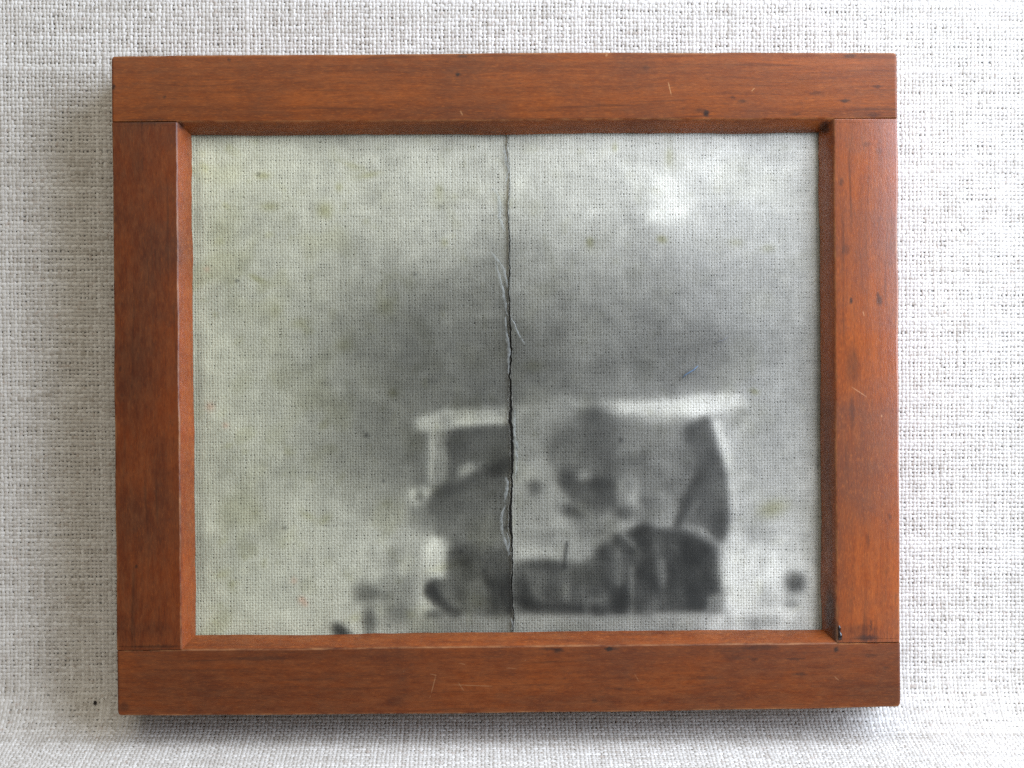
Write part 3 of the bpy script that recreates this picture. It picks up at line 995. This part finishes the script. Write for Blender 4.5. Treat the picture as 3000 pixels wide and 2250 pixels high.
# yellow stains: olive specks, mostly on the left half, a few with a place of their own
Yl = np.zeros(PX.shape)
for s, lo, amp in ((15, 1.0, .26), (34, 0.6, .30), (9, 1.6, .40)):
    n1 = blur(r.normal(0, 1, PX.shape), s)
    n1 /= n1.std()
    Yl += amp * np.clip((n1 - lo) / 1.3, 0, 1)
Yl *= np.clip(1.15 - (PX - 560) / 1500, 0.30, 1)
A, keepA = Yl, A
for (x, y, rx, ry, a, an) in ((1727, 710, 9, 14, 1, -10), (1727, 704, 8, 9, 1, 0), (1940, 700, 14, 10, 1, 20), (1935, 698, 9, 8, 1, 0), (770, 515, 20, 10, .9, 0), (790, 605, 26, 12, .7, 0), (950, 615, 22, 22, .9, 0), (1080, 512, 30, 8, .8, -12), (992, 548, 9, 12, .8, 0), (1032, 485, 26, 8, .5, 20),
                              (752, 816, 26, 8, .9, 28), (1285, 555, 10, 18, .6, 0), (1300, 710, 10, 12, .7, 0), (1128, 895, 28, 30, .6, 0), (880, 945, 30, 14, .5, -10), (2265, 1490, 42, 24, .9, -20),
                              (1010, 1010, 24, 20, .5, 0), (655, 680, 40, 60, .35, 0), (950, 1520, 12, 20, .6, 50), (900, 1510, 24, 10, .5, 30), (1300, 1660, 50, 12, .4, -15), (650, 1680, 24, 12, .5, -20),
                              (1800, 430, 6, 12, .9, 0), (1960, 455, 10, 26, .6, 0), (2155, 708, 22, 12, .45, 0), (2250, 725, 20, 12, .45, 0), (1560, 1070, 30, 16, .5, 0), (2210, 1146, 14, 8, 1, 20), (1150, 1150, 12, 12, .8, 0)):
    ell(x, y, rx, ry, 1.0, a, an, crop=False)
Yl, A = np.clip(A, 0, 1), keepA
A -= 24 * Yl
# small dark specks
for (x, y, rx, ry, a, an) in ((1817, 1288, 5, 8, .95, 0), (1347, 1615, 6, 5, .95, 0), (1416, 1363, 5, 4, .8, 0), (1416, 1673, 4, 6, .9, 0), (1072, 1274, 8, 8, .6, 0), (1120, 1408, 4, 4, .8, 0),
                              (1650, 1660, 7, 12, .95, 0), (1213, 803, 4, 4, .8, 0), (693, 822, 6, 4, .7, 0), (756, 510, 5, 4, .7, 0), (1135, 1832, 4, 3, .7, 0),
                              (1290, 604, 6, 3, .6, 20), (1478, 1545, 8, 4, .95, -40), (1005, 1860, 6, 4, .6, 0), (2100, 1540, 4, 3, .6, 0), (1500, 1205, 8, 8, .4, 0), (832, 1545, 6, 5, .6, 0)):
    ell(x, y, rx, ry, 50, a * .85, an, crop=False, p=1.5)
stroke([(1658, 1592), (1653, 1630), (1650, 1660)], 7, 62, 3, .9, crop=False)
A = np.clip(A, 36, 250)
A = np.where(A < 205, 205 * (A / 205) ** 1.30, A)


def lin(c):
    c = c / 255.0
    return np.where(c <= 0.04045, c / 12.92, ((c + 0.055) / 1.055) ** 2.4)


T = np.sqrt(np.clip(lin(A) / lin(np.array(222.0)), 0, 1))          # light passes the emulsion twice
lt = np.clip(1 - (PX - 560) / 1500, 0, 1)
rgb = np.stack([T * (1.0 - 0.01 * lt), T * (0.985 - 0.005 * Yl), T * (0.955 - 0.085 * lt) * (1 - 0.16 * Yl)], -1)
# red-brown foxing specks
for (x, y, rr) in ((859, 1700, 8), (884, 1757, 10), (892, 1768, 8), (880, 1753, 6), (615, 1190, 12), (606, 788, 7), (660, 1245, 8)):
    m = np.exp(-(((PX - x) / rr) ** 2 + ((PY - y) / rr) ** 2))[..., None] * 0.6
    rgb = rgb * (1 - m) + m * np.array([0.80, 0.62, 0.52])


def sample(px, py):
    fx = np.clip((px - gx[0]) / GS, 0, len(gx) - 1.001)
    fy = np.clip((py - gy[0]) / GS, 0, len(gy) - 1.001)
    ix, iy = fx.astype(int), fy.astype(int)
    a, b = (fx - ix)[..., None], (fy - iy)[..., None]
    return (rgb[iy, ix] * (1 - a) * (1 - b) + rgb[iy, ix + 1] * a * (1 - b) + rgb[iy + 1, ix] * (1 - a) * b + rgb[iy + 1, ix + 1] * a * b)


def negative_mat():
    w = N("negative_emulsion")
    cl = w.n('Attribute', attribute_name='emulsion_tone').outputs['Color']
    co = w.n('TexCoord').outputs['Object']
    g = w.noise(co, 5200.0, 2.0)
    cl = w.mix(1.0, cl, w.mix(g, C(.90, .90, .90), C(1, 1, 1)), 'MULTIPLY')
    tr = w.n('BsdfTransparent')
    w.set(tr.inputs[0], cl)
    return w.surf(tr.outputs[0])


def face_mat():
    w = N("plate_face")
    co = w.n('TexCoord').outputs['Object']
    tr = w.n('BsdfTransparent')
    tr.inputs[0].default_value = C(0.99, 0.99, 0.985)
    df = w.n('BsdfDiffuse')
    df.inputs[0].default_value = C(0.42, 0.43, 0.42)
    dust = w.noise(co, 60.0, 4.0)
    m1 = w.n('MixShader')
    w.set(m1.inputs[0], w.ramp(dust, 0.3, 0.75, 0.012, 0.045))
    w.t.links.new(tr.outputs[0], m1.inputs[1])
    w.t.links.new(df.outputs[0], m1.inputs[2])
    gl = w.n('BsdfGlossy')
    gl.inputs['Roughness'].default_value = 0.30
    lw = w.n('LayerWeight')
    lw.inputs[0].default_value = 0.5
    fr = w.math('MULTIPLY_ADD', w.math('POWER', lw.outputs['Facing'], 5.0), 0.9, 0.035)
    m2 = w.n('MixShader')
    w.set(m2.inputs[0], fr)
    w.t.links.new(m1.outputs[0], m2.inputs[1])
    w.t.links.new(gl.outputs[0], m2.inputs[2])
    return w.surf(m2.outputs[0])


def clear_mat():
    w = N("clear_glass")
    tr = w.n('BsdfTransparent')
    tr.inputs[0].default_value = C(0.985, 0.995, 0.985)
    return w.surf(tr.outputs[0])


M_neg, M_clear, M_face = negative_mat(), clear_mat(), face_mat()
M_crack = plain_mat("crack_dark", (0.030, 0.028, 0.026), 0.8, 0.2)  # near-black for the split's walls and the strip in it
neg = bpy.data.objects.new("photographic_negative", None)
neg.empty_display_size = 0.02
col.objects.link(neg)
neg.matrix_world = F2W
tag(neg, "old photographic negative with blurred dark figures, split from top to bottom inside the frame", "negative")

rowy = np.linspace(366, 1890, 360)
crx = np.interp(rowy, cr[:, 1], cr[:, 0])
crw = np.interp(rowy, cr[:, 1], cr[:, 2])
jag = wob1(len(rowy), 0.8, 55, 3) + wob1(len(rowy), 0.8, 56, 9)
for side in (-1, 1):
    nc = 210
    edge = crx + side * np.maximum(crw * 0.34 - 0.7, 0.3) + jag + side * np.abs(wob1(len(rowy), 0.6, 57 + side, 3))
    t = np.linspace(0, 1, nc)
    far = 526.0 if side < 0 else 2440.0
    px = (far + (edge[:, None] - far) * t[None, :]) if side < 0 else (edge[:, None] + (far - edge[:, None]) * t[None, :])
    py = np.broadcast_to(rowy[:, None], px.shape)
    X, Y = px2p(px, py)
    # the split edges lift a little
    dist = np.abs(px - edge[:, None])
    lift = 0.05 * np.exp(-dist / 26) * (0.4 + 0.6 * np.abs(np.sin(rowy * 0.006 + side)))[:, None]
    Z = np.full(px.shape, PLATE_Z) + lift
    X, Y = np.clip(X, -hx, hx), np.clip(Y, -hy, hy)
    nr = len(rowy)
    idx = np.arange(nr * nc).reshape(nr, nc)
    low = np.stack([X, Y, np.full(px.shape, PLATE_Z - PT)], -1).reshape(-1, 3)          # emulsion side, against the cloth
    # front face: a coarser grid of seven columns that keeps the lifted edge
    cols = np.array([0, 1, 3, 8, 20, 60, nc - 1]) if side > 0 else np.array([0, nc - 61, nc - 21, nc - 9, nc - 4, nc - 2, nc - 1])
    nb, m = nr * nc, len(cols)
    fidx = nb + np.arange(nr * m).reshape(nr, m)
    front = np.stack([X, Y, Z], -1)[:, cols].reshape(-1, 3)
    q1 = np.stack([idx[:-1, :-1], idx[:-1, 1:], idx[1:, 1:], idx[1:, :-1]], -1).reshape(-1, 4)
    q2 = np.stack([fidx[:-1, :-1], fidx[1:, :-1], fidx[1:, 1:], fidx[:-1, 1:]], -1).reshape(-1, 4)
    qa = np.stack([idx[:-1, 0], idx[1:, 0], fidx[1:, 0], fidx[:-1, 0]], -1)
    qb = np.stack([idx[:-1, -1], fidx[:-1, -1], fidx[1:, -1], idx[1:, -1]], -1)
    wall_a, wall_b = (1, 2) if side > 0 else (2, 1)      # crack wall, outer wall
    quads = np.concatenate([q1, q2, qa, qb])
    mi = np.concatenate([np.zeros(len(q1)), np.full(len(q2), 3), np.full(len(qa), wall_a), np.full(len(qb), wall_b)])
    kz = (300.1 - PLATE_Z) / (300.1 - PLATE_Z + PT)
    d = np.concatenate([sample(1420 + (px - 1420) * kz, 1088 + (py - 1088) * kz).reshape(-1, 3), np.ones((nr * m, 3))])
    d = np.concatenate([d, np.ones((len(d), 1))], 1)
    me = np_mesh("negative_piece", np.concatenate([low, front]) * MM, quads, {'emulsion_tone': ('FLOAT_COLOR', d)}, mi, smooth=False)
    tag(link("negative_piece", me, neg, [M_neg, M_crack, M_clear, M_face]), "left piece, yellowed and mostly empty" if side < 0 else "right piece with the dark figures")


# dark strip filling the split so the gap reads dark
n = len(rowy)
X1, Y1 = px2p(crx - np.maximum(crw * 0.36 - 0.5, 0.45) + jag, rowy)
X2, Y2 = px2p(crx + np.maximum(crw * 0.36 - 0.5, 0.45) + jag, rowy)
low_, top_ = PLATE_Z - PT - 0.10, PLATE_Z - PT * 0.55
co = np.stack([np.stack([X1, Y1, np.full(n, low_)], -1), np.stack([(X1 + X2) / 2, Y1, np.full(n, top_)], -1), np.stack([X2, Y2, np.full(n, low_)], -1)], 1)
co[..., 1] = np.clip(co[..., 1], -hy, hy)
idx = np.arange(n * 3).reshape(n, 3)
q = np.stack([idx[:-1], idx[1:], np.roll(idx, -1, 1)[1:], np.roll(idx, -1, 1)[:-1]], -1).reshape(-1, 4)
link("crack_strip", np_mesh("crack_strip", co.reshape(-1, 3) * MM, q, smooth=False), neg, [M_crack])


# lifted creases of the emulsion beside the split
def crease_mat():
    w = N("lifted_emulsion")
    tr = w.n('BsdfTransparent')
    tr.inputs[0].default_value = C(0.86, 0.87, 0.86)
    b = w.n('BsdfPrincipled', i_Roughness=0.35)
    b.inputs['Base Color'].default_value = C(0.46, 0.47, 0.45)
    co = w.n('TexCoord').outputs['Object']
    nz = w.noise(co, 1100.0, 3.0)
    mx = w.n('MixShader')
    w.set(mx.inputs[0], w.ramp(nz, 0.34, 0.60, 0.08, 0.34))
    w.t.links.new(tr.outputs[0], mx.inputs[1])
    w.t.links.new(b.outputs[0], mx.inputs[2])
    return w.surf(mx.outputs[0])


M_crease = crease_mat()
CREASES = [([(1440, 550), (1449, 560), (1456, 577), (1461, 606), (1459, 632), (1467, 658), (1478, 676)], 11),
           ([(1472, 420), (1475, 440), (1478, 471), (1484, 497), (1482, 520), (1478, 540)], 9),
           ([(1434, 735), (1445, 750), (1456, 764), (1472, 789), (1484, 842)], 8),
           ([(1446, 765), (1456, 796), (1467, 838), (1478, 900), (1484, 926)], 9),
           ([(1494, 930), (1503, 950), (1514, 980), (1536, 1010)], 6),
           ([(1477, 926), (1478, 960), (1484, 1000), (1488, 1040), (1484, 1096)], 9),
           ([(1505, 1200), (1502, 1236), (1503, 1270), (1509, 1300), (1510, 1340), (1506, 1400)], 9),
           ([(1481, 1398), (1484, 1420), (1478, 1450), (1474, 1470)], 10),
           ([(1476, 1480), (1464, 1522), (1466, 1550), (1474, 1580), (1487, 1622)], 10),
           ([(1482, 1560), (1488, 1590), (1487, 1630)], 6),
           ([(1496, 1810), (1497, 1835), (1495, 1850)], 6)]
for ci, (pts, wd) in enumerate(CREASES):
    p = np.array(pts, float)
    dd = np.concatenate([[0], np.cumsum(np.hypot(*np.diff(p, axis=0).T))])
    n = max(12, int(dd[-1] / 7))
    tt = np.linspace(0, dd[-1], n)
    cx, cy = np.interp(tt, dd, p[:, 0]), np.interp(tt, dd, p[:, 1])
    cx += wob1(n, 0.9, 700 + ci, 3)
    tx, ty = np.gradient(cx), np.gradient(cy)
    L = np.hypot(tx, ty)
    nx, ny = -ty / L, tx / L
    env = np.sin(np.linspace(0.08, math.pi - 0.08, n)) ** 0.6 * (0.75 + 0.25 * np.random.default_rng(ci).uniform(-1, 1, n))
    rows = []
    for (o, h) in ((-1, 0.03), (-0.3, 0.09), (0.1, 0.12), (0.5, 0.06), (1, 0.02)):
        X, Y = px2p(cx + nx * o * env * wd * 0.62, cy + ny * o * env * wd * 0.62)
        rows.append(np.stack([X, Y, np.full(n, PLATE_Z + 0.05) + h * env], -1))
    co = np.stack(rows, 1).reshape(-1, 3) * MM
    idx = np.arange(n * 5).reshape(n, 5)
    q = np.stack([idx[:-1, :-1], idx[1:, :-1], idx[1:, 1:], idx[:-1, 1:]], -1).reshape(-1, 4)
    link("emulsion_crease", np_mesh("emulsion_crease", co, q), neg, [M_crease])

# ================================================================== small stray things
M_blue = plain_mat("blue_fibre", (0.09, 0.14, 0.21), 0.6)
M_grey = plain_mat("grey_fibre", (0.14, 0.14, 0.15), 0.6)


def fibre(pts, rad, mat, label):
    path = []
    for i, (x, y) in enumerate(pts):
        X, Y = px2p(x, y)
        path.append((X, Y, PLATE_Z + rad * 1.1 + 0.06 * math.sin(math.pi * i / (len(pts) - 1))))
    o = blob("lint_fibre", path, [rad * (0.5 if i in (0, len(pts) - 1) else 1.0) for i in range(len(pts))], mat, seg=6, flat=0.8)
    o.matrix_world = F2W
    return tag(o, label, "lint")


fibre([(1996, 1107), (2006, 1097), (2018, 1090), (2030, 1083), (2043, 1071)], 0.14, M_blue, "short thick blue lint fibre lying on the negative above the pale band")
fibre([(2090, 1006), (2105, 999), (2118, 995), (2131, 985)], 0.07, M_grey, "thin grey lint hair on the negative, above the blue fibre")

bm = bmesh.new()
bmesh.ops.create_icosphere(bm, subdivisions=2, radius=1.0)
r = random.Random(4)
for v in bm.verts:
    k = 1 + r.uniform(-0.22, 0.22)
    v.co = Vector((v.co.x * 0.33 * k, v.co.y * 0.42 * k, v.co.z * 0.32 * k)) * MM
for f in bm.faces:
    f.smooth = True
me = bpy.data.meshes.new("crumb")
bm.to_mesh(me)
bm.free()
crumb = link("crumb", me, None, [plain_mat("dark_crumb", (0.020, 0.014, 0.012), 0.7)])
cpos = sheet(np.array(-83.6), np.array(-7.0), np.array(0.62))
crumb.matrix_world = P2W @ Matrix.Translation(Vector(cpos.tolist()))
tag(crumb, "tiny black crumb on the linen beside the lower left corner of the frame", "crumb")
